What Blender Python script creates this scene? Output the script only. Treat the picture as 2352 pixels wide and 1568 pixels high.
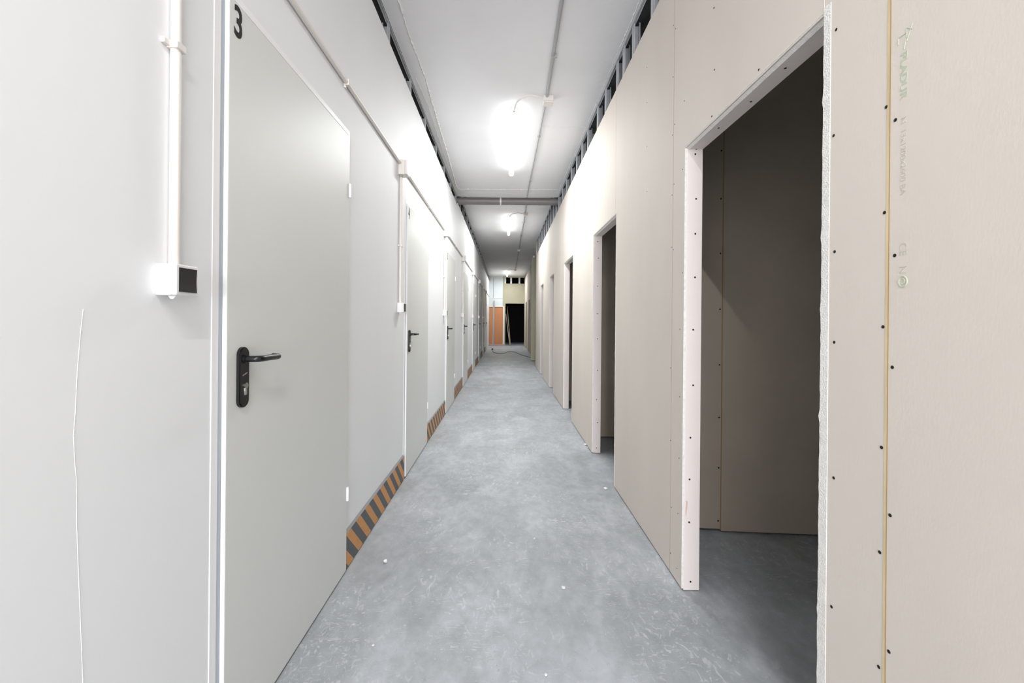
import bpy, bmesh, math, random
from mathutils import Vector, Matrix
for o in list(bpy.data.objects): bpy.data.objects.remove(o)
C = bpy.context.scene
COL = C.collection
random.seed(7)
PI = math.pi

# ------------------------------------------------------------------ camera
CAM_H = 1.187
cam = bpy.data.cameras.new('camera'); co = bpy.data.objects.new('camera', cam); COL.objects.link(co)
cam.sensor_width = 36; cam.lens = 36*930/2352
cam.shift_x = (1176-1160)/2352; cam.shift_y = (735-784)/2352
cam.clip_start = .02; cam.clip_end = 100
ROLL = math.radians(.5)
co.matrix_world = Matrix.Translation((0, 0, CAM_H)) @ Matrix.Rotation(PI/2, 4, 'X') @ Matrix.Rotation(ROLL, 4, 'Z')
C.camera = co
# ------------------------------------------------------------------ world, daylight, exposure
w = bpy.data.worlds.new('world'); C.world = w; w.use_nodes = True
bg = w.node_tree.nodes['Background']; bg.inputs[0].default_value = (.75, .87, 1, 1); bg.inputs[1].default_value = .6
def area(name, loc, rot, sx, sy, power, col):
    l = bpy.data.lights.new(name, 'AREA'); l.shape = 'RECTANGLE'; l.size = sx; l.size_y = sy; l.energy = power; l.color = col
    o = bpy.data.objects.new(name, l); COL.objects.link(o); o.location = loc; o.rotation_euler = rot; return o
# daylight coming in through the open end of the corridor behind the camera
area('daylight_entrance', (0.0, -8.0, 1.5), (PI/2, 0, 0), 3.2, 2.8, 205, (1, .967, 1))
C.view_settings.view_transform = 'Standard'; C.view_settings.look = 'None'
C.view_settings.gamma = 1; C.view_settings.use_curve_mapping = False
C.view_settings.exposure = 1.78
LAMP = 3.1
LAMP_DOWN = 12.0

# ------------------------------------------------------------------ materials
def lin(c):
    c = c/255
    return c/12.92 if c <= .04045 else ((c+.055)/1.055)**2.4
def rgb(t): return (lin(t[0]), lin(t[1]), lin(t[2]), 1)
def mat(name, col, rough=.6, metal=0, var=0, scale=3, bump=0, bscale=200, spec=.5, stretch=(1, 1, 1), coat=0):
    m = bpy.data.materials.new(name); m.use_nodes = True; nt = m.node_tree; b = nt.nodes['Principled BSDF']
    b.inputs['Base Color'].default_value = rgb(col); b.inputs['Roughness'].default_value = rough
    b.inputs['Metallic'].default_value = metal; b.inputs['Specular IOR Level'].default_value = spec
    tc = nt.nodes.new('ShaderNodeTexCoord'); mp = nt.nodes.new('ShaderNodeMapping'); mp.inputs['Scale'].default_value = stretch
    nt.links.new(tc.outputs['Object'], mp.inputs[0])
    if var:
        n = nt.nodes.new('ShaderNodeTexNoise'); n.inputs['Scale'].default_value = scale; n.inputs['Detail'].default_value = 5
        r = nt.nodes.new('ShaderNodeValToRGB'); r.color_ramp.elements[0].position = .3; r.color_ramp.elements[1].position = .7
        r.color_ramp.elements[0].color = rgb([c*(1-var) for c in col]); r.color_ramp.elements[1].color = rgb([min(255, c*(1+var)) for c in col])
        nt.links.new(mp.outputs[0], n.inputs[0]); nt.links.new(n.outputs[0], r.inputs[0]); nt.links.new(r.outputs[0], b.inputs['Base Color'])
    if bump:
        n2 = nt.nodes.new('ShaderNodeTexNoise'); n2.inputs['Scale'].default_value = bscale; n2.inputs['Detail'].default_value = 3
        bp = nt.nodes.new('ShaderNodeBump'); bp.inputs['Strength'].default_value = bump; bp.inputs['Distance'].default_value = .01
        nt.links.new(mp.outputs[0], n2.inputs[0]); nt.links.new(n2.outputs[0], bp.inputs['Height']); nt.links.new(bp.outputs[0], b.inputs['Normal'])
    return m
M = dict(
    wall_white=mat('white_wall_paint', (236, 238, 240), .6, var=.008, scale=1.2, bump=.02, bscale=18, stretch=(1, 1.5, .3)),
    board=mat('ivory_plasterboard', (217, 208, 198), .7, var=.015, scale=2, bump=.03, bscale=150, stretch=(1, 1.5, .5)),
    board_shaded=mat('ivory_plasterboard_shaded', (196, 184, 168), .75, var=.03, scale=2.5),  # same board, with the dimness of the side rooms put into its colour
    board_far=mat('beige_plasterboard', (180, 176, 153), .75, var=.02, scale=2),
    liner=mat('pinkish_plaster_liner', (228, 219, 214), .6, var=.01, scale=4),
    plaster=mat('raw_plaster', (238, 235, 230), .9, var=.03, scale=60, bump=.5, bscale=300),
    ceil=mat('ceiling_paint', (234, 234, 236), .8, var=.02, scale=1.2, bump=.12, bscale=25),
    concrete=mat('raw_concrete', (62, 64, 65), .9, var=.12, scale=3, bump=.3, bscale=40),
    slab=mat('door_lacquer', (219, 221, 218), .42, var=.006, scale=2, spec=.4),
    frame=mat('door_frame_white', (244, 244, 245), .4),
    black=mat('black_plastic', (18, 19, 20), .3),
    rocker=mat('dark_rocker', (22, 24, 25), .35),
    switch=mat('white_switch_plastic', (233, 232, 231), .35),
    pvc=mat('cream_pvc', (229, 224, 218), .45),
    pvc_grey=mat('grey_pvc', (170, 170, 170), .5),
    dgrey=mat('grey_drain_pipe', (125, 122, 122), .4),
    steel=mat('galvanised_steel', (196, 199, 202), .5, metal=.35, var=.06, scale=8),
    chrome=mat('nickel', (190, 188, 182), .25, metal=1),
    screw=mat('phosphated_screw', (30, 28, 27), .5, metal=.4),
    tape=mat('joint_yellow_paper', (214, 192, 152), .8, var=.05, scale=8),
    tape_dark=mat('joint_dark_paper', (176, 152, 118), .9),  # thin darker brown line along the board joints
    orange_wood=mat('orange_wood', (196, 132, 88), .5, var=.06, scale=2, stretch=(1, 1, .3)),
    white_far=mat('white_tile_wall', (214, 222, 224), .5, var=.02, scale=2),
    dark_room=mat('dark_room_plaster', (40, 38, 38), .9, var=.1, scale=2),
    cable=mat('grey_cable', (90, 92, 96), .5),
    wood=mat('pale_timber', (190, 180, 160), .7, var=.08, scale=8, stretch=(5, 5, .5)),
    ink=mat('faint_green_ink', (187, 196, 172), .8), ink2=mat('faint_grey_ink', (196, 192, 178), .8),
    digit=mat('black_vinyl', (18, 20, 20), .7),
    chip=mat('white_plaster_chip', (225, 225, 223), .8),
    groove_shade=mat('grey_groove_shade', (176, 184, 192), .6),  # grey that stands for shade in the door frame groove
    grey_trim=mat('grey_trim', (150, 150, 153), .6),
)
def floor_material():
    m = bpy.data.materials.new('troweled_concrete_floor'); m.use_nodes = True; nt = m.node_tree; b = nt.nodes['Principled BSDF']; L = nt.links.new
    tc = nt.nodes.new('ShaderNodeTexCoord')
    def noise(s, d, st=(1, 1, 1), dist=0):
        mp = nt.nodes.new('ShaderNodeMapping'); mp.inputs['Scale'].default_value = st; L(tc.outputs['Object'], mp.inputs[0])
        n = nt.nodes.new('ShaderNodeTexNoise'); n.inputs['Scale'].default_value = s; n.inputs['Detail'].default_value = d; n.inputs['Distortion'].default_value = dist
        L(mp.outputs[0], n.inputs[0]); return n.outputs[0]
    def ramp(src, p0, p1, c0, c1):
        r = nt.nodes.new('ShaderNodeValToRGB'); r.color_ramp.elements[0].position = p0; r.color_ramp.elements[1].position = p1
        r.color_ramp.elements[0].color = c0; r.color_ramp.elements[1].color = c1; L(src, r.inputs[0]); return r.outputs[0]
    def mix(f, a, bb, mode='MIX'):
        x = nt.nodes.new('ShaderNodeMix'); x.data_type = 'RGBA'; x.blend_type = mode
        if isinstance(f, float): x.inputs[0].default_value = f
        else: L(f, x.inputs[0])
        for s, i in ((a, 6), (bb, 7)):
            if isinstance(s, tuple): x.inputs[i].default_value = s
            else: L(s, x.inputs[i])
        return x.outputs[2]
    base = ramp(noise(1.1, 4), .35, .65, rgb((160, 164, 166)), rgb((176, 181, 187)))
    cloud = ramp(noise(4, 10, (1, .6, 1), .6), .45, .68, (0, 0, 0, 1), (.8, .8, .8, 1))
    c = mix(cloud, base, rgb((190, 194, 200)))
    mott = ramp(noise(22, 10, (1, .7, 1), .4), .35, .68, (.87, .87, .87, 1), (1.05, 1.05, 1.05, 1))
    c = mix(.9, c, mott, 'MULTIPLY')
    # chalky scuffs and trowel marks
    for sc_, st, lo, hi, col in ((26, (1, .5, 1), .575, .66, (216, 219, 222)), (48, (.35, 1.2, 1), .60, .67, (224, 226, 228)), (75, (1.2, .6, 1), .61, .68, (214, 217, 220))):
        sc = ramp(noise(sc_, 9, st, 2.2), lo, hi, (0, 0, 0, 1), (.55, .55, .55, 1))
        msk = ramp(noise(1.9+sc_*.01, 4), .44, .60, (.06, .06, .06, 1), (.9, .9, .9, 1))
        mm = nt.nodes.new('ShaderNodeMath'); mm.operation = 'MULTIPLY'; L(sc, mm.inputs[0]); L(msk, mm.inputs[1])
        c = mix(mm.outputs[0], c, rgb(col))
    sp = ramp(noise(120, 2), .72, .77, (0, 0, 0, 1), (.6, .6, .6, 1))
    c = mix(sp, c, rgb((226, 228, 230)))
    dk = ramp(noise(55, 4, (1, 1, 1), 2), .64, .74, (0, 0, 0, 1), (.4, .4, .4, 1))
    c = mix(dk, c, rgb((126, 129, 132)))
    L(c, b.inputs['Base Color'])
    L(ramp(noise(7, 5), .3, .7, (.42, .42, .42, 1), (.6, .6, .6, 1)), b.inputs['Roughness'])
    b.inputs['Specular IOR Level'].default_value = .4
    bp = nt.nodes.new('ShaderNodeBump'); bp.inputs['Strength'].default_value = .08; bp.inputs['Distance'].default_value = .005
    L(noise(50, 6), bp.inputs['Height']); L(bp.outputs[0], b.inputs['Normal'])
    return m
M['floor'] = floor_material()
def hazard_material():
    m = bpy.data.materials.new('hazard_stripes'); m.use_nodes = True; nt = m.node_tree; b = nt.nodes['Principled BSDF']; L = nt.links.new
    tc = nt.nodes.new('ShaderNodeTexCoord'); sx = nt.nodes.new('ShaderNodeSeparateXYZ'); L(tc.outputs['Object'], sx.inputs[0])
    def math_(op, a, bb=None):
        x = nt.nodes.new('ShaderNodeMath'); x.operation = op
        for i, s in enumerate((a, bb)):
            if s is None: continue
            if isinstance(s, (int, float)): x.inputs[i].default_value = s
            else: L(s, x.inputs[i])
        return x.outputs[0]
    t = math_('ADD', sx.outputs[1], sx.outputs[2]); t = math_('DIVIDE', math_('ADD', t, .09), .13)
    f = math_('LESS_THAN', math_('FRACT', t), .49)
    n = nt.nodes.new('ShaderNodeTexNoise'); n.inputs['Scale'].default_value = 25
    def r(c1, c2):
        rr = nt.nodes.new('ShaderNodeValToRGB'); rr.color_ramp.elements[0].color = rgb(c1); rr.color_ramp.elements[1].color = rgb(c2)
        rr.color_ramp.elements[0].position = .3; rr.color_ramp.elements[1].position = .7; L(n.outputs[0], rr.inputs[0]); return rr.outputs[0]
    mx = nt.nodes.new('ShaderNodeMix'); mx.data_type = 'RGBA'; L(f, mx.inputs[0]); L(r((84, 88, 92), (96, 99, 102)), mx.inputs[6]); L(r((198, 140, 82), (212, 155, 98)), mx.inputs[7])
    L(mx.outputs[2], b.inputs['Base Color']); b.inputs['Roughness'].default_value = .6
    return m
M['hazard'] = hazard_material()
def emit(name, col, s):
    m = bpy.data.materials.new(name); m.use_nodes = True; b = m.node_tree.nodes['Principled BSDF']
    b.inputs['Base Color'].default_value = (.9, .9, .9, 1); b.inputs['Emission Color'].default_value = col; b.inputs['Emission Strength'].default_value = s
    return m
M['tube'] = emit('lit_tube', (.98, 1, 1, 1), LAMP)

# ------------------------------------------------------------------ mesh helpers
class MB:
    def __init__(s): s.bm = bmesh.new()
    def box(s, x0, x1, y0, y1, z0, z1, bevel=0):
        r = bmesh.ops.create_cube(s.bm, size=1)
        for v in r['verts']:
            v.co = ((x0+x1)/2+v.co.x*(x1-x0), (y0+y1)/2+v.co.y*(y1-y0), (z0+z1)/2+v.co.z*(z1-z0))
        if bevel:
            es = list({e for v in r['verts'] for e in v.link_edges})
            bmesh.ops.bevel(s.bm, geom=es, offset=bevel, segments=3, affect='EDGES', profile=.5)
        return s
    def tube(s, pts, r, n=12, cap=True, rf=None):
        pts = [Vector(p) for p in pts]; rings = []; up = None
        for i, p in enumerate(pts):
            a = pts[max(i-1, 0)]; b = pts[min(i+1, len(pts)-1)]; t = (b-a).normalized()
            if up is None: up = Vector((0, 0, 1)) if abs(t.z) < .9 else Vector((1, 0, 0))
            u = (up-t*up.dot(t)).normalized(); v = t.cross(u); up = u
            rr = r*(rf(i) if rf else 1)
            rings.append([s.bm.verts.new(p+(u*math.cos(2*PI*k/n)+v*math.sin(2*PI*k/n))*rr) for k in range(n)])
        for a, b in zip(rings, rings[1:]):
            for k in range(n): s.bm.faces.new((a[k], a[(k+1) % n], b[(k+1) % n], b[k]))
        if cap: s.bm.faces.new(rings[0][::-1]); s.bm.faces.new(rings[-1])
        return s
    def prism(s, pts2, axis, a, b):
        """extrude a 2-D outline along axis from a to b"""
        f = {'x': lambda p, t: (t, p[0], p[1]), 'y': lambda p, t: (p[0], t, p[1]), 'z': lambda p, t: (p[0], p[1], t)}[axis]
        A = [s.bm.verts.new(f(p, a)) for p in pts2]; B = [s.bm.verts.new(f(p, b)) for p in pts2]; n = len(A)
        s.bm.faces.new(A[::-1]); s.bm.faces.new(B)
        for k in range(n): s.bm.faces.new((A[k], A[(k+1) % n], B[(k+1) % n], B[k]))
        return s
    def build(s, name, m, parent=None, smooth=False, origin=None):
        bmesh.ops.recalc_face_normals(s.bm, faces=s.bm.faces[:])
        if origin is not None: bmesh.ops.translate(s.bm, verts=s.bm.verts[:], vec=-Vector(origin))
        me = bpy.data.meshes.new(name); s.bm.to_mesh(me); s.bm.free()
        me.materials.append(M[m] if isinstance(m, str) else m)
        if smooth:
            me.shade_smooth()
            try: me.set_sharp_from_angle(angle=math.radians(40))
            except Exception: pass
        o = bpy.data.objects.new(name, me); COL.objects.link(o)
        if origin is not None: o.location = origin
        if parent is not None: o.parent = parent
        return o
def tag(o, label, cat, group=None):
    o['label'] = label; o['category'] = cat
    if group: o['group'] = group
    return o
def struct(o, label=None):
    o['kind'] = 'structure'
    if label: o['label'] = label
    return o
def thing(name, loc, label, cat, group=None):
    o = bpy.data.objects.new(name, None); o.empty_display_size = .05; COL.objects.link(o); o.location = loc; return tag(o, label, cat, group)
def copy_tree(o, parent=None):
    c = o.copy(); COL.objects.link(c); c.parent = parent
    for ch in [x for x in o.children]: copy_tree(ch, c)
    return c
def text_mesh(name, s, size, mx, m, parent=None, sx=1, offset=0, extrude=.0004):
    cu = bpy.data.curves.new(name, 'FONT'); cu.body = s; cu.size = size; cu.offset = offset; cu.extrude = extrude; cu.align_x = 'LEFT'
    t = bpy.data.objects.new(name, cu); COL.objects.link(t)
    bpy.context.view_layer.update()
    me = bpy.data.meshes.new_from_object(t.evaluated_get(bpy.context.evaluated_depsgraph_get()))
    bpy.data.objects.remove(t); bpy.data.curves.remove(cu)
    me.transform(mx @ Matrix.Diagonal((sx, 1, 1, 1))); me.materials.clear(); me.materials.append(M[m])
    o = bpy.data.objects.new(name, me); COL.objects.link(o)
    if parent is not None: o.parent = parent
    return o
ORD = ['nearest', 'second', 'third', 'fourth', 'fifth', 'sixth', 'seventh', 'eighth', 'ninth', 'tenth', 'eleventh', 'twelfth', 'thirteenth', 'fourteenth',
       'fifteenth', 'sixteenth', 'seventeenth', 'eighteenth', 'nineteenth', 'twentieth', 'twenty-first', 'twenty-second', 'twenty-third', 'twenty-fourth', 'twenty-fifth',
       'twenty-sixth', 'twenty-seventh', 'twenty-eighth', 'twenty-ninth', 'thirtieth']
screw_mesh = {}
def screw(p, axis, parent, r=.0036):
    """domed black screw head; axis is the outward normal"""
    key = (axis, r)
    if key not in screw_mesh:
        s = MB(); d = {'-x': Vector((-1, 0, 0)), '-y': Vector((0, -1, 0)), '-z': Vector((0, 0, -1))}[axis]
        s.tube([d*-.0005, d*.0006, d*.0012, d*.0015], r, 10, rf=lambda i: (1, 1, .7, .3)[i])
        bmesh.ops.recalc_face_normals(s.bm, faces=s.bm.faces[:])
        me = bpy.data.meshes.new('screw'); s.bm.to_mesh(me); s.bm.free(); me.materials.append(M['screw']); screw_mesh[key] = me
    o = bpy.data.objects.new('screw', screw_mesh[key]); COL.objects.link(o); o.location = p; o.parent = parent; return o

XL, XR = -.746, .789
ZC1, ZC2, YSTEP = 3.092, 3.247, 6.26
# ------------------------------------------------------------------ shell
struct(MB().box(-2.6, 3.4, -12, 22.2, -.15, 0).build('floor', 'floor'), 'grey concrete floor')
ce = MB(); ce.box(-.757, .800, -4.2, YSTEP, ZC1, ZC1+.3); ce.box(-.757, .800, YSTEP, 10.5, ZC2, ZC2+.145); ce.box(-.757, 1.0, 10.5, 19.0, ZC2, ZC2+.145)
ceil = struct(ce.build('ceiling', 'ceil'), 'white painted corridor ceiling')
ce = MB(); ce.box(-2.6, -.757, -4.2, YSTEP, ZC1, ZC1+.3); ce.box(.800, 3.4, -4.2, YSTEP, ZC1, ZC1+.3)
ce.box(-2.6, -.757, YSTEP, 22.2, ZC2, ZC2+.145); ce.box(.800, 3.4, YSTEP, 10.5, ZC2, ZC2+.145); ce.box(1.0, 3.4, 10.5, 22.2, ZC2, ZC2+.145); ce.box(-.757, 1.0, 19.0, 22.2, ZC2, ZC2+.145)
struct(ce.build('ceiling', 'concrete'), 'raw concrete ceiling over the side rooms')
# rough caulk beads on ceiling
def bead(pts, r, step=.018, z=ZC1):
    s = MB(); P = []
    pts = [Vector((p[0], p[1], z)) for p in pts]
    for a, b in zip(pts, pts[1:]):
        n = max(2, int((b-a).length/step))
        for i in range(n):
            q = a.lerp(b, i/n); q.x += random.uniform(-.003, .003); q.y += random.uniform(-.003, .003); P.append(q)
    P.append(pts[-1]); rs = [max(.25, random.gauss(1, .45)) for _ in P]
    s.tube(P, r, 6, rf=lambda i: rs[i]); return s.build('caulk_bead', 'plaster', ceil)
bead([(-.655, 1.9), (-.654, 2.42), (-.659, 2.78), (-.645, 3.15), (-.66, 3.74), (-.679, 4.74), (-.71, 5.73), (-.70, 5.88)], .0065)
bead([(-.70, 5.9), (.0, 5.9), (.79, 5.9)], .006)
bead([(.34, 3.975), (.6, 3.982), (.80, 3.985)], .003)
bead([(.785, 1.9), (.785, 4.0), (.775, 5.9)], .003)
bead([(-.72, 3.2), (-.70, 3.6), (-.715, 4.4), (-.73, 5.8)], .0025)

# left wall: two boards with a cavity
def wl(s, y0, y1, z1):
    s.box(-.759, XL, y0, y1, .004, z1); s.box(-.826, -.813, y0, y1, .004, z1); return s
wall_left = struct(wl(wl(MB(), -4.0, YSTEP, 2.937), YSTEP, 19.0, 2.99).build('wall_left', 'wall_white'), 'white painted partition wall with steel doors')
# hairline plaster ridge on the near wall
cr = [(0.716, 1.20), (0.712, 1.161), (0.709, 1.12), (0.707, 1.093), (0.704, 1.018), (0.7015, 0.98), (0.704, 0.934), (0.707, 0.903), (0.708, 0.826), (0.710, .78), (0.712, 0.733), (0.716, 0.645), (0.721, 0.535), (.722, .3), (.724, .1)]
MB().tube([(XL, a, b) for a, b in cr], .0006, 6).build('plaster_ridge', 'wall_white', wall_left)

# right wall
OPEN = [(1.006, 1.79), (2.89, 3.64), (4.73, 5.45), (6.55, 7.19), (8.36, 9.0)]
ZO = 1.953; ZR = 2.857; XB = .863
s = MB(); ys = [-4.0]+[v for o in OPEN for v in o]+[10.55]
for i in range(0, len(ys), 2):
    for xa, xb in ((XR, .802), (.85, XB)): s.box(xa, xb, ys[i], ys[i+1], .010, ZR)
for a, b in OPEN:
    for xa, xb in ((XR, .802), (.85, XB)): s.box(xa, xb, a, b, ZO, ZR)
wall_right = struct(s.build('wall_right', 'board'), 'ivory plasterboard wall with unfinished door openings')
# board joints
def joint(y, z0, z1, wtape, m='tape', wl_=.0012, x=XR):
    s = MB().box(x-.0006, x+.001, y, y+wtape, z0, z1).build('board_joint', m, wall_right)
    return s
joint(.834, .012, ZR, .006, 'tape'); joint(.832, .012, ZR, .0022, 'tape_dark')
joint(1.912, .012, ZR, .0016, 'tape_dark'); joint(2.915, ZO, ZR, .0022, 'tape'); joint(4.72, ZO, ZR, .003, 'tape'); joint(1.006+.003, ZO, ZR, .0008, 'liner')
SCR = [(0.972, 1.891), (0.977, 1.639), (0.971, 1.358), (0.97, 1.141), (0.968, 0.817), (0.971, 0.507), (0.842, 1.637), (0.822, 1.6), (0.844, 1.418), (0.821, 1.325), (0.845, 1.18),
       (0.824, 1.098), (0.846, 0.928), (0.826, 0.796), (0.848, 0.708), (0.826, 0.518), (0.848, 0.468), (1.542, 2.147), (1.27, 1.979), (1.549, 2.388), (1.558, 1.978)]
SCR2 = [(1.812, 1.868), (1.8, 2.168), (1.803, 1.405), (1.90, 2.561), (1.925, 2.594), (1.925, 2.35), (1.903, 2.114), (1.925, 2.073), (1.903, 1.833), (1.924, 1.788), (1.924, 1.54), (1.903, 1.525),
        (1.825, 1.153), (1.924, 0.967), (1.823, 0.849), (1.92, 0.624), (1.822, 0.573), (1.83, 0.32), (1.902, 0.314), (1.835, 0.069), (1.908, 0.096), (2.286, 2.62), (2.281, 2.418), (2.275, 2.168), (2.269, 1.914)]
for a, b in SCR: screw((XR, a, b), '-x', wall_right)
for a, b in SCR2: screw((XR, a, b), '-x', wall_right, .0026)
# the printing on the board
def mr(y, z): return Matrix(((0, 0, -1, XR-.0002), (0, -1, 0, y), (-1, 0, 0, z), (0, 0, 0, 1)))
text_mesh('printed_lettering', 'PLADUR', .0195, mr(.812, 1.727), 'ink', wall_right, sx=1.28, offset=.0005, extrude=.0002)
text_mesh('printed_lettering', 'N  13x1200x2600 BA', .0155, mr(.810, 1.598), 'ink2', wall_right, sx=1.13, extrude=.0002)
text_mesh('printed_lettering', 'CE', .0215, mr(.811, 1.348), 'ink2', wall_right, sx=1.0, extrude=.0002)
text_mesh('printed_lettering', 'N', .0215, mr(.811, 1.302), 'ink2', wall_right, sx=1.0, extrude=.0002)
s = MB()   # arrow-like bracket before the first word and round mark after the last
for p in (((.817, 1.762), (.817, 1.748)), ((.817, 1.762), (.8, 1.762)), ((.8, 1.772), (.789, 1.762)), ((.8, 1.772), (.8, 1.752)), ((.789, 1.772), (.8, 1.745)), ((.8, 1.762), (.805, 1.732))):
    s.tube([(XR-.0001, *p[0]), (XR-.0001, *p[1])], .0009, 6)
s.build('printed_mark', 'ink', wall_right)
s = MB(); s.tube([(XR-.0002, .8035+.0085*math.cos(a), 1.2705+.0105*math.sin(a)) for a in [i*PI/12 for i in range(25)]], .0012, 6)
s.tube([(XR-.0002, .8035+.004*math.cos(a), 1.2705+.005*math.sin(a)) for a in [i*PI/12 for i in range(4, 22)]], .0012, 6)
s.build('printed_mark', 'ink', wall_right)

# linings of the five openings
J1 = [(0.833, 1.926), (0.838, 1.729), (0.836, 1.575), (0.836, 1.383), (0.83, 1.152), (0.832, 0.907), (0.822, 0.676), (0.82, 0.492), (0.82, 0.303), (0.828, 0.041)]
J2 = [(0.827, 1.899), (0.833, 1.75), (0.831, 1.5), (0.829, 1.253), (0.831, 1.026), (0.834, 0.744), (0.828, 0.482), (0.838, 0.274), (0.832, 0.047)]
ORDN = ['first', 'second', 'third', 'fourth', 'fifth']
for k, (a, b) in enumerate(OPEN):
    s = MB(); s.box(.7975, .8665, b-.004, b+.010, .003, ZO-.002, .002)
    s.box(.8025, .8665, a-.010, a+.003, .003, ZO-.002)
    s.box(.8025, .8665, a+.003, b-.004, ZO-.005, ZO+.008)
    t = struct(s.build('trim_%d' % (k+1), 'liner'), 'lining of the %s door opening' % ORDN[k])
    MB().prism([(XR-.0018, ZO+.006), (XR+.016, ZO-.008), (XR+.018, ZO-.002), (XR+.0005, ZO+.009)], 'y', a, b).build('cut_edge', 'plaster', t)
    MB().box(XR-.0004, .7975, b-.0025, b+.0005, .01, ZO).build('cut_edge', 'plaster', t)
    # chipped plaster bead down the near edge
    wb = .020 if k == 0 else .006
    s = MB(); n = 110; P = []; zz = [.01+(ZO+.016-.01)*i/n for i in range(n+1)]
    inner = [a+.001+random.uniform(0, .0022)+(.0035 if random.random() < .06 else 0)-.006*(1-z/2)*(-1 if k == 0 else 0) for z in zz]
    pts = [(a-wb+.001, zz[0])]+[(inner[i], zz[i]) for i in range(n+1)]+[(a-wb+.001, zz[-1])]
    s.prism(pts, 'x', XR-.0016, XR-.0001); s.build('edge_bead', 'plaster', t)
    if k == 0:
        for p in J1: screw((p[0], b-.004, p[1]), '-y', t, .0042)
        for p in ((0.832, 1.212), (0.842, 1.397), (0.832, 1.589), (0.837, 1.786)): screw((p[0], p[1], ZO-.005), '-z', t, .004)
        MB().prism([(.805, .40), (.812, .395), (.8115, .37), (.804, .32), (.803, .36)], 'y', b-.0046, b-.003).build('torn_paper', mat('torn_pink_paper', (206, 184, 176), .9), t)
    if k == 1:
        for p in J2: screw((p[0], b-.004, p[1]), '-y', t, .0042)
# partitions between rooms on the right
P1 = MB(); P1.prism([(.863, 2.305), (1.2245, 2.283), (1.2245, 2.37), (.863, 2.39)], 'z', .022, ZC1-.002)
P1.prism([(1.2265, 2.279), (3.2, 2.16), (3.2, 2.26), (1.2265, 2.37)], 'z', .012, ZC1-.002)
p1 = struct(P1.build('wall_partition', 'board_shaded'), 'plasterboard partition inside the first room')
def py_(x): return 2.305-.0607*(x-.863)
MB().prism([(1.2225, py_(1.2225)-.0012), (1.2275, py_(1.2275)-.0012), (1.2275, py_(1.2275)+.003), (1.2225, py_(1.2225)+.003)], 'z', .02, ZC1-.01).build('board_joint', mat('old_joint_tape', (168, 138, 90), .9), p1)
for z in (2.15, 1.879, 1.576, 1.259, .946, .648, .363, .063):
    for x in (1.2115, 1.2375): screw((x, py_(x)-.001, z+random.uniform(-.004, .004)), '-y', p1, .0045)
for z in (2.504, 2.209, 1.897, 1.635, 1.318, 1.052, .749, .466, .188, .039): screw((1.597, py_(1.597)-.001, z), '-y', p1, .0045)
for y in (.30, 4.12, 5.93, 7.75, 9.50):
    struct(MB().box(XB, 3.2, y, y+.09, .012, (ZC1 if y < 6.2 else ZC2)-.002).build('wall_partition', 'board_shaded'), 'plasterboard partition between side rooms')
struct(MB().box(XR, 3.2, 10.47, 10.55, .012, ZC2-.02).build('wall_partition', 'board_shaded'))
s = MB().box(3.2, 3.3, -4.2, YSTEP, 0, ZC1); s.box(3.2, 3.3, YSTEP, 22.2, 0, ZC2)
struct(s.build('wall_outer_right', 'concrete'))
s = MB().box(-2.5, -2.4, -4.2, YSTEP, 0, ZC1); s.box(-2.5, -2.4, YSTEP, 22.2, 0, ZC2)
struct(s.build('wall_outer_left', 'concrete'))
s = MB().box(-2.4, -.826, -4.1, -4.0, 0, ZC1); s.box(XB, 3.2, -4.1, -4.0, 0, ZC1)
struct(s.build('wall_back', 'board'))
# wall beyond the side passage
struct(MB().box(.765, 3.2, 11.90, 11.98, .014, 3.03).build('wall_return', 'board_far'), 'beige plasterboard return wall')
MB().box(.80, .86, 11.885, 11.90, 3.03, 3.085).build('stud_end', 'switch', bpy.data.objects['wall_return'])
s = MB(); yy = [11.98, 12.9, 13.55, 14.8, 15.45, 16.7, 17.35, 19.0]
for i in range(0, 8, 2): s.box(.895, .975, yy[i], yy[i+1], .01, 3.12)
for i in range(1, 7, 2): s.box(.895, .975, yy[i], yy[i+1], 1.95, 3.12)
struct(s.build('wall_right_far', 'board_shaded'), 'plasterboard wall beyond the side passage')

# ------------------------------------------------------------------ far end
s = MB(); X0, X1 = .014, .930
s.box(-.12, X0, 19.0, 19.08, 0, ZC2); s.box(X0, 1.0, 19.0, 19.08, 1.968, 2.905); s.box(X1, 1.0, 19.0, 19.08, 0, 1.968)
s.box(X0, 1.0, 19.0, 19.08, 3.19, ZC2); s.box(.945, 1.0, 19.0, 19.08, 2.905, 3.19)
wf = struct(s.build('wall_end', 'board_far'), 'beige end wall with dark doorway')
MB().box(.23, .309, 19.0, 19.05, 2.905, 3.19).build('stud', 'steel', wf); MB().box(.618, .698, 19.0, 19.05, 2.905, 3.19).build('stud', 'steel', wf)
MB().box(-.03, .03, 18.99, 19.05, 2.905, 3.19).build('stud', 'steel', wf)
s = MB().box(-.83, -.12, 19.0, 19.08, 1.84, ZC2)
we = struct(s.build('wall_end_left', 'white_far'), 'white end wall above orange panels')
MB().box(-.83, -.12, 18.985, 19.0, 2.20, 2.23).build('ledge', 'white_far', we); MB().box(-.56, -.545, 18.99, 19.0, 2.2, ZC2-.1).build('seam', 'grey_trim', we)
s = MB(); s.box(-.83, -.76, 18.96, 19.08, .0, 1.84); s.box(-.10, -.03, 18.96, 19.0, .06, 1.84); s.box(-.76, -.10, 18.96, 19.08, 1.80, 1.84); s.box(-.57, -.50, 18.955, 19.05, .06, 1.80)
d9 = struct(s.build('door_9', 'pvc'), 'orange timber double door at the corridor end')
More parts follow.
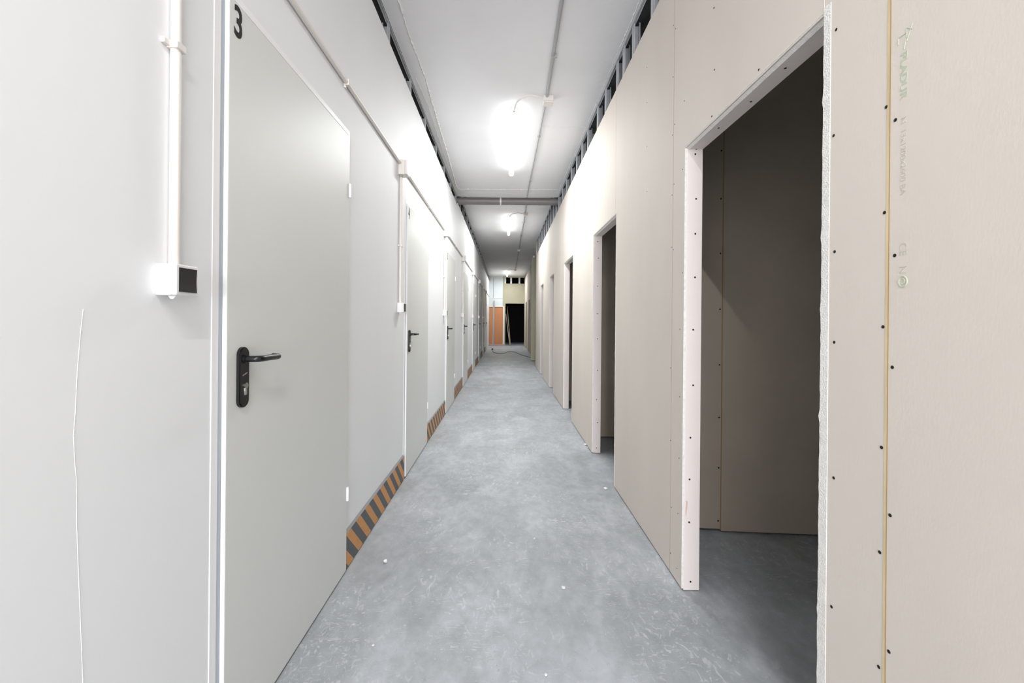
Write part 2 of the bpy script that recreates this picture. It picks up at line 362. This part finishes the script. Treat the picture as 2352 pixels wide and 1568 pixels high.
MB().box(-.76, -.57, 18.99, 19.03, .06, 1.80).build('panel', 'orange_wood', d9); MB().box(-.50, -.10, 18.99, 19.03, .06, 1.80).build('panel', 'orange_wood', d9)
struct(MB().box(-.83, -.03, 18.70, 19.08, 0, .06).build('trim_6', mat('pink_sill', (178, 160, 158), .7)), 'raised sill under the orange door')
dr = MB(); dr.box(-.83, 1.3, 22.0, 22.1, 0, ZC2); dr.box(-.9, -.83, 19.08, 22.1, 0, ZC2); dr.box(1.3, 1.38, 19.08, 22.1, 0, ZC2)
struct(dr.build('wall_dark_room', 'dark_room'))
s = MB().tube([(-.515, 18.925, 2.1), (-.515, 18.925, .02)], .024, 12)
tag(s.build('vertical_pipe', 'pvc_grey', smooth=True), 'grey vertical pipe in front of the orange door at the corridor end', 'pipe')
for nm, p, q, lab in (('timber_plank', (.10, 19.55, 1.84), (.265, 19.25, .012), 'taller pale timber plank leaning inside the dark end doorway'), ('timber_plank', (.035, 19.5, 1.5), (.235, 19.2, .012), 'shorter pale timber plank leaning against the left side of the dark end doorway')):
    s = MB(); p = Vector(p); q = Vector(q); d = (q-p)
    s.prism([(-.017, -.012), (.017, -.012), (.017, .012), (-.017, .012)], 'z', 0, d.length)
    rot = Vector((0, 0, 1)).rotation_difference(d.normalized()); bmesh.ops.transform(s.bm, matrix=Matrix.Translation(p) @ rot.to_matrix().to_4x4(), verts=s.bm.verts[:])
    tag(s.build(nm, 'wood'), lab, 'plank', 'planks leaning in the dark doorway')

# ------------------------------------------------------------------ doors on the left
DO = [1.068, 3.03, 5.09, 7.16, 9.25, 11.35, 13.45, 15.42]
XS = -.733; DW = .826; ZD = 2.037
def door(k, y):
    s = MB(); f0 = -.7438
    s.box(-.750, f0, y-.040, y-.017, .004, ZD+.036); s.box(-.750, -.7448, y+DW+.012, y+DW+.03, .004, ZD+.036); s.box(-.750, -.7448, y-.017, y+DW+.012, ZD+.016, ZD+.036)
    s.box(-.750, -.7445, y-.017, y-.004, .004, ZD+.016)
    d = struct(s.build('door_%d' % (k+1), 'frame', origin=(XL, y, 0)), 'frame of grey steel door number %d from the camera' % (k+1))
    def part(mb, name, m, smooth=False):
        o = mb.build(name, m, smooth=smooth, origin=(XL, y, 0)); o.parent = d; o.location = (0, 0, 0); return o
    part(MB().box(-.7455, XS, y, y+DW, .012, ZD, .0012), 'door_leaf', 'slab')
    part(MB().box(-.7452, XS-.0004, y-.0012, y+.0002, .012, ZD), 'leaf_edge', 'frame')
    for z0, z1 in ((.337, .400), (1.753, 1.817)):
        part(MB().tube([(XS+.004, y+DW-.001, z0), (XS+.004, y+DW-.001, z1)], .006, 12), 'hinge', 'frame', True)
    yc = y+.059
    part(MB().box(-.7446, -.7441, y-.0165, y-.004, .004, ZD+.012), 'groove_shade_strip', 'groove_shade')  # grey strip painting the shade of the groove between frame and leaf
    def pill(hw, z0, z1):
        n = 12; return [(yc+hw*math.cos(a), z1-hw+hw*math.sin(a)) for a in [PI*i/n for i in range(n+1)]]+[(yc+hw*math.cos(a), z0+hw+hw*math.sin(a)) for a in [PI+PI*i/n for i in range(n+1)]]
    s = MB(); s.prism(pill(.0205, .938, 1.106), 'x', XS, XS+.008); s.prism(pill(.0175, .941, 1.103), 'x', XS+.008, XS+.011)
    part(s, 'escutcheon', 'black')
    zc = 1.073; R = .0088
    P = [(XS+.009, yc, zc), (XS+.030, yc, zc)]+[(XS+.034+.016*math.sin(a), yc+.016*(1-math.cos(a)), zc) for a in [PI/2*i/6 for i in range(1, 7)]]
    P += [(XS+.050, yc+.05, zc), (XS+.050, yc+.088, zc-.001)]+[(XS+.050-.018*(1-math.cos(a)), yc+.088+.018*math.sin(a), zc-.001) for a in [PI/2*i/6 for i in range(1, 7)]]+[(XS+.026, yc+.106, zc-.001)]
    h = part(MB().tube(P, R, 16), 'door_handle', 'black', True)
    s = MB().tube([(XS+.009, yc, zc), (XS+.016, yc, zc)], .0125, 18); part(s, 'handle_rose', 'black', True)
    s = MB().tube([(XS+.010, yc, .999), (XS+.0155, yc, .999)], .0083, 18); s.box(XS+.010, XS+.0145, yc-.005, yc+.005, .973, .996, .001); part(s, 'lock_cylinder', 'chrome', True)
    s = MB().prism([(yc-.011, 1.026), (yc+.009, 1.032), (yc+.009, 1.036), (yc-.011, 1.030)], 'x', XS+.0105, XS+.0116); part(s, 'latch_mark', 'chrome')
    if k < 3:
        mx = Matrix(((0, 0, 1, XS+.0005), (1, 0, 0, y+.014), (0, 1, 0, 1.950), (0, 0, 0, 1)))
        t = text_mesh('door_number', str(3+k), .117, Matrix.Translation((-XL, -y, 0)) @ mx, 'digit', None, sx=.68, offset=.0022); t.parent = d
    return d
for k, y in enumerate(DO): door(k, y)

# hazard kick boards between doors
for k in range(7):
    y0 = DO[k]+DW+.006; y1 = DO[k+1]-.042
    s = MB().prism([(XL, .008), (XL+.010, .008), (XL+.010, .176), (XL, .176)], 'y', y0, y1)
    h = s.build('hazard_skirting', 'hazard', origin=(XL, y0, 0))
    h.location = (XL, y0, 0)
    tag(h, ('orange and black diagonally striped skirting board just past the door marked 3', 'striped hazard skirting board on the left wall, second from the camera')[k] if k < 2 else 'striped hazard skirting board on the left wall, %s from the camera' % ORD[k], 'skirting board', 'hazard striped skirting boards')
    c = MB().prism([(XL, .176), (XL+.010, .176), (XL+.0015, .187), (XL, .187)], 'y', y0, y1).build('top_strip', 'grey_trim', origin=(XL, y0, 0)); c.parent = h; c.location = (0, 0, 0)

# ------------------------------------------------------------------ switches, boxes, conduits on the left
def clip(parent, p, axis, r=.0105):
    """saddle clip around a pipe; axis = pipe direction"""
    x, y, z = p; s = MB()
    if axis == 'z':
        s.box(XL, x+r+.003, y-r-.003, y+r+.003, z-.008, z+.008, .002); s.box(XL, x-.002, y-r-.018, y-r-.002, z-.006, z+.006, .002)
    else:
        s.box(XL, x+r+.002, y-.007, y+.007, z-r-.003, z+r+.003, .002); s.box(XL, x-.002, y-.006, y+.006, z-r-.014, z-r-.002, .002)
    return s.build('clip', 'pvc', parent)
XC = -.7345
SW = [.8615, 2.795, 4.86, 6.93, 9.04, 11.14, 13.24, 15.21]
def nth(k): return ('first', 'second', 'third', 'fourth', 'fifth', 'sixth', 'seventh', 'eighth')[k]
sw0 = None; jb0 = None
for k, y in enumerate(SW):
    lab = 'white surface light switch with black rocker just before the %s grey door' % nth(k)
    if sw0 is None:
        sw0 = thing('light_switch', (XL, y, 1.268), lab, 'light switch', 'light switches along the left wall')
        MB().box(0, .034, 0, .063, -.034, .034, .003).build('back_box', 'switch', sw0)
        MB().box(.034, .045, .0005, .0625, -.0335, .0335, .003).build('cover_frame', 'switch', sw0)
        s = MB(); n = 8; pr = [(.0462+.0015*abs((i/n)*2-1)**2, -.026+.052*i/n) for i in range(n+1)]
        s.prism([(.040, -.026)]+pr+[(.040, .026)], 'y', .008, .056); s.build('rocker', 'rocker', sw0)
        MB().prism([(.008, -.034), (.026, -.034), (.020, -.041), (.014, -.041)], 'y', .024, .040).build('cable_entry', 'switch', sw0)
    else:
        c = copy_tree(sw0); c.location = (XL, y, 1.268); c['label'] = lab
    if k > 0:
        lab = 'cream junction box on the wall conduit above the %s light switch' % nth(k)
        if jb0 is None:
            jb0 = thing('junction_box', (XL, y, 2.24), lab, 'junction box', 'junction boxes along the left wall conduit')
            MB().box(0, .045, 0, .080, -.05, .05, .003).build('box_body', 'pvc', jb0)
            MB().box(.045, .060, .002, .078, -.048, .048, .003).build('box_cover', 'pvc', jb0)
            for yy_, zz_ in ((.01, -.04), (.07, .04)): MB().tube([(.060, yy_, zz_), (.0612, yy_, zz_)], .003, 8).build('cover_screw', 'pvc_grey', jb0)
            MB().tube([(.010, .036, -.05), (.010, .036, -.064)], .0125, 10).build('pipe_socket', 'pvc_grey', jb0)
        else:
            c = copy_tree(jb0); c.location = (XL, y, 2.24); c['label'] = lab
    top = 2.24 if k == 0 else 2.188
    yv = y+.036
    pc = thing('drop_conduit', (XC, yv, 1.302), 'cream vertical conduit pipe running up from the %s light switch' % nth(k), 'conduit', 'vertical conduits above the light switches')
    MB().tube([(0, 0, 0), (0, 0, top-1.302)], .0103, 14).build('pipe', 'pvc', pc, True)
    if k == 0:
        c = clip(None, (XC, yv, 1.785), 'z'); c.data.transform(Matrix.Translation((-XC, -yv, -1.302))); c.parent = pc
    elif k < 4:
        c = clip(None, (XC, yv, 1.70), 'z'); c.data.transform(Matrix.Translation((-XC, -yv, -1.302))); c.parent = pc
segs = [(-4.0, 2.795)]+[(SW[k]+.08, SW[k+1]) for k in range(1, 7)]+[(SW[7]+.08, 18.8)]
for k, (a, b) in enumerate(segs):
    o = thing('wall_conduit', (XC, a, 2.268), ('cream horizontal conduit running over the door marked 3' if k == 0 else 'cream horizontal conduit on the left wall, %s length from the camera' % ORD[k]), 'conduit', 'horizontal conduit lengths on the left wall')
    MB().tube([(0, 0, 0), (0, b-a, 0)], .0103, 12).build('pipe', 'pvc_grey' if False else 'pvc', o, True)
    for cy in ([.4, 1.854] if k == 0 else [a+(b-a)*.5]):
        c = clip(None, (XC, cy, 2.268), 'y'); c.data.transform(Matrix.Translation((-XC, -a, -2.268))); c.parent = o

# ------------------------------------------------------------------ ceiling services
def lamp(x, y, zc, lab):
    t = thing('batten_light', (x, y, zc), lab, 'ceiling light', 'tube lights on the corridor ceiling')
    L_ = 1.5; r = .030
    P = [(0, .0, -.075)]+[(0, .012+(L_-.024)*i/6, -.075) for i in range(7)]+[(0, L_, -.075)]
    MB().tube(P, r, 20, rf=lambda i: .72 if i in (0, 8) else 1).build('diffuser', 'tube', t, True)
    MB().box(-.025, .025, .02, L_-.02, -.062, 0, .004).build('housing', 'switch', t)
    MB().tube([(0, -.022, -.070), (0, .002, -.070)], .011, 12).build('cable_gland', 'pvc_grey', t, True)
    l = area('tube_light', (0, L_/2, -.107), (0, 0, 0), .03, L_-.06, LAMP_DOWN, (.98, 1, 1)); l.parent = t
    return t
lamp(.064, 3.575, ZC1, 'lit white tube light nearest the camera, in front of the crossing pipe')
lamp(.066, 7.88, ZC2, 'lit white tube light just beyond the crossing pipe')
lamp(.075, 16.75, ZC2, 'farthest lit tube light, near the end wall')
lamp(.064, -1.75, ZC1, 'lit white tube light overhead, out of the frame')
def cbox(x, y, z, lab):
    t = thing('ceiling_junction_box', (x, y, z), lab, 'junction box', 'junction boxes on the ceiling')
    MB().box(-.042, .042, -.042, .042, -.045, 0, .004).build('box_body', 'pvc', t)
    MB().box(-.040, .040, -.040, .040, -.058, -.045, .003).build('box_cover', 'pvc', t)
    return t
cbox(.352, 3.46, ZC1, 'cream junction box on the ceiling beside the nearest tube light')
cbox(.375, 7.77, ZC2, 'grey junction box on the ceiling beside the tube light beyond the pipe')
cbox(.385, 11.78, ZC2, 'small junction box on the dark ceiling stretch between two lights')
cbox(.40, 16.45, ZC2, 'farthest ceiling junction box, beside the last tube light')
def ccond(pts, r, lab, m='pvc'):
    o = thing('ceiling_conduit', pts[0], lab, 'conduit', 'conduit runs along the ceiling'); b = Vector(pts[0])
    MB().tube([Vector(p)-b for p in pts], r, 10).build('pipe', m, o, True); n = max(1, int((Vector(pts[-1])-b).length/1.0))
    for i in range(n):
        q = Vector(pts[0]).lerp(Vector(pts[-1]), (i+.5)/n)-b
        MB().box(q.x-r-.008, q.x+r+.008, q.y-.007, q.y+.007, q.z-r-.002, q.z+r, .001).build('clip', 'pvc_grey', o)
    return o
ccond([(.318, -3.9, ZC1-.012), (.318, 2.3, ZC1-.012), (.338, 3.418, ZC1-.012)], .0115, 'grey ceiling conduit running towards the camera from the nearest ceiling box', 'pvc_grey')
ccond([(.338, 3.502, ZC1-.008), (.330, 4.5, ZC1-.008), (.322, 6.2, ZC1-.008)], .006, 'thin ceiling conduit between the nearest ceiling box and the crossing pipe', 'pvc_grey')
ccond([(.335, 6.45, ZC2-.012), (.365, 7.728, ZC2-.012)], .010, 'short ceiling conduit just beyond the crossing pipe', 'pvc_grey')
ccond([(.365, 7.812, ZC2-.012), (.38, 11.738, ZC2-.012)], .013, 'ceiling conduit alongside the tube light beyond the pipe', 'pvc_grey')
ccond([(.385, 11.822, ZC2-.014), (.395, 16.408, ZC2-.014)], .016, 'ceiling conduit in the dark stretch before the farthest light', 'pvc_grey')
def feed(pts, lab):
    V = [Vector(p) for p in pts]; P = []
    for i in range(len(V)-1):
        p0 = V[max(i-1, 0)]; p1 = V[i]; p2 = V[i+1]; p3 = V[min(i+2, len(V)-1)]
        for j in range(8):
            t = j/8; P.append(.5*((2*p1)+(-p0+p2)*t+(2*p0-5*p1+4*p2-p3)*t*t+(-p0+3*p1-3*p2+p3)*t**3))
    P.append(V[-1]); return MB().tube(P, .0075, 10).build('feed_cable', 'pvc', smooth=True)
for (lx, ly, bx, by, z, lab) in ((.064, 3.55, .352, 3.46, ZC1, 'bent cream cable tube from the nearest ceiling box to its tube light'), (.066, 7.855, .375, 7.77, ZC2, 'bent cable tube feeding the tube light beyond the pipe'), (.075, 16.73, .40, 16.45, ZC2, 'bent cable tube feeding the farthest tube light')):
    o = feed([(bx-.042, by-.02, z-.022), (bx-.14, by-.05, z-.015), (lx+.075, by-.055, z-.03), (lx+.02, by-.02, z-.055), (lx, ly, z-.07)], lab)
    tag(o, lab, 'cable', 'feed cables of the tube lights')
t = thing('drain_pipe', (0, 6.37, 3.055), 'grey drain pipe crossing the corridor under the ceiling', 'pipe')
MB().tube([(-1.3, 0, 0), (2.4, 0, 0)], .056, 28).build('pipe', 'dgrey', t, True)
MB().tube([(-.097, 0, 0), (-.074, 0, 0)], .0585, 28).build('clamp_band', 'switch', t, True)
for x in (-.66, .70): MB().tube([(x, 0, 0), (x+.035, 0, 0)], .060, 28).build('pipe_collar', 'dgrey', t, True)

# steel studs showing in the gaps over both walls
def stud_mesh(x0, x1, z1, flip):
    s = MB(); t = .0015; d = .036
    s.box(x0, x1, d-t, d, .0, z1); s.box(x0, x0+t*1.5, 0, d, 0, z1); s.box(x1-t*1.5, x1, 0, d, 0, z1); s.box(x0, x0+.009, 0, t, 0, z1); s.box(x1-.009, x1, 0, t, 0, z1)
    bmesh.ops.recalc_face_normals(s.bm, faces=s.bm.faces[:]); me = bpy.data.meshes.new('metal_stud'); s.bm.to_mesh(me); s.bm.free(); me.materials.append(M['steel']); return me
mA = stud_mesh(0, .044, ZC1-.002, 0); mB = stud_mesh(0, .044, ZC2-.002, 0); zh = ZO+.02
def cut(z1):
    s = MB(); t = .0015; d = .036; z0 = zh
    s.box(0, .044, d-t, d, z0, z1); s.box(0, .009, 0, t, z0, z1); s.box(.035, .044, 0, t, z0, z1); s.box(0, t*1.5, 0, d, z0, z1); s.box(.044-t*1.5, .044, 0, d, z0, z1)
    bmesh.ops.recalc_face_normals(s.bm, faces=s.bm.faces[:]); me = bpy.data.meshes.new('metal_stud_short'); s.bm.to_mesh(me); s.bm.free(); me.materials.append(M['steel']); return me
cA = cut(ZC1-.002); cB = cut(ZC2-.002)
RS = [1.90, 2.24, 2.58, 2.79, 2.95, 3.295, 3.58, 4.0, 4.31, 4.64, 5.02, 5.42, 5.80, 6.20-.0, 6.50, 6.85, 7.25, 7.6, 8.0, 8.4, 8.8, 9.2, 9.6, 10.0, 10.35]
for k, y in enumerate(RS):
    inside = any(a-.05 < y < b+.02 for a, b in OPEN); far = y > YSTEP-.05
    if far and y < YSTEP: y = YSTEP+.02
    o = bpy.data.objects.new('metal_stud', (cB if far else cA) if inside else (mB if far else mA)); COL.objects.link(o); o.location = (.804, y, 0)
    tag(o, 'galvanised steel stud showing in the gap above the right wall, %s from the camera' % ORD[k], 'metal stud', 'steel studs above the right wall')
LS = [2.0+.6*i for i in range(29)]
for k, y in enumerate([v for v in LS if v < 18.9]):
    far = y > YSTEP-.05
    o = bpy.data.objects.new('metal_stud', mB if far else mA); COL.objects.link(o); o.location = (-.808, y, 0)
    tag(o, 'steel stud in the dark gap above the left wall, %s from the camera' % ORD[k], 'metal stud', 'steel studs above the left wall')
for nm, x0, x1 in (('left', -.776, -.762), ('right', .803, .817)):
    for (a, b, z) in ((-4.0, YSTEP-.004, ZC1), (YSTEP+.004, 18.98 if nm == 'left' else 10.45, ZC2)):
        s = MB().box(x0-.001, x1+.001, a, b, z-.0015, z-.0002); s.box(x0-.002, x0-.001, a, b, z-.010, z-.0002); s.box(x1+.001, x1+.002, a, b, z-.010, z-.0002)
        tag(s.build('ceiling_track', 'steel'), 'thin steel track along the ceiling over the %s wall, %s the crossing pipe' % (nm, 'before' if z == ZC1 else 'beyond'), 'metal track', 'steel ceiling tracks')

# ------------------------------------------------------------------ things on the floor
pts = [(-.494, 16.17), (-.47, 15.5), (-.421, 14.871), (-.32, 14.5), (-.221, 14.313), (-.12, 14.28), (-.02, 14.334), (.04, 14.7), (.092, 15.10), (.2, 15.25), (.336, 15.159), (.45, 14.6), (.538, 14.028), (.63, 13.6), (.721, 13.211), (.82, 12.85), (.865, 12.55)]
s = MB().tube([(a, b, .0085) for a, b in pts], .008, 8)
o = tag(s.build('extension_cord', 'cable', smooth=True), 'grey extension cord curling across the floor near the corridor end', 'cord')
MB().box(-.53, -.46, 16.15, 16.27, .002, .05, .01).build('plug', 'black', o)
def chip(x, y, r, lab, h=.6):
    bm = bmesh.new(); bmesh.ops.create_icosphere(bm, subdivisions=2, radius=r)
    for v in bm.verts:
        v.co *= random.uniform(.75, 1.2); v.co.z *= h
    zmin = min(v.co.z for v in bm.verts)
    for v in bm.verts: v.co.z -= zmin-.0002
    me = bpy.data.meshes.new('plaster_chip'); bm.to_mesh(me); bm.free(); me.materials.append(M['chip'])
    o = bpy.data.objects.new('plaster_chip', me); COL.objects.link(o); o.location = (x, y, 0); tag(o, lab, 'plaster chip', 'plaster crumbs on the floor')
chip(-.573, 1.975, .009, 'white plaster crumb on the floor beside the nearest striped skirting', .9)
chip(.270, 1.80, .010, 'flat white plaster crumb on the scuffed floor right of centre', .25)
chip(.147, 1.354, .0055, 'small white crumb on the floor at the bottom edge of the view')
chip(-.468, 1.47, .005, 'small elongated white crumb on the floor near the first grey door')
chip(.17, 2.20, .005, 'tiny white crumb on the middle of the corridor floor')
chip(.72, 2.86, .012, 'white plaster crumb at the foot of the second door opening')
chip(.775, 3.86, .014, 'white crumb at the foot of the wall past the second door opening')
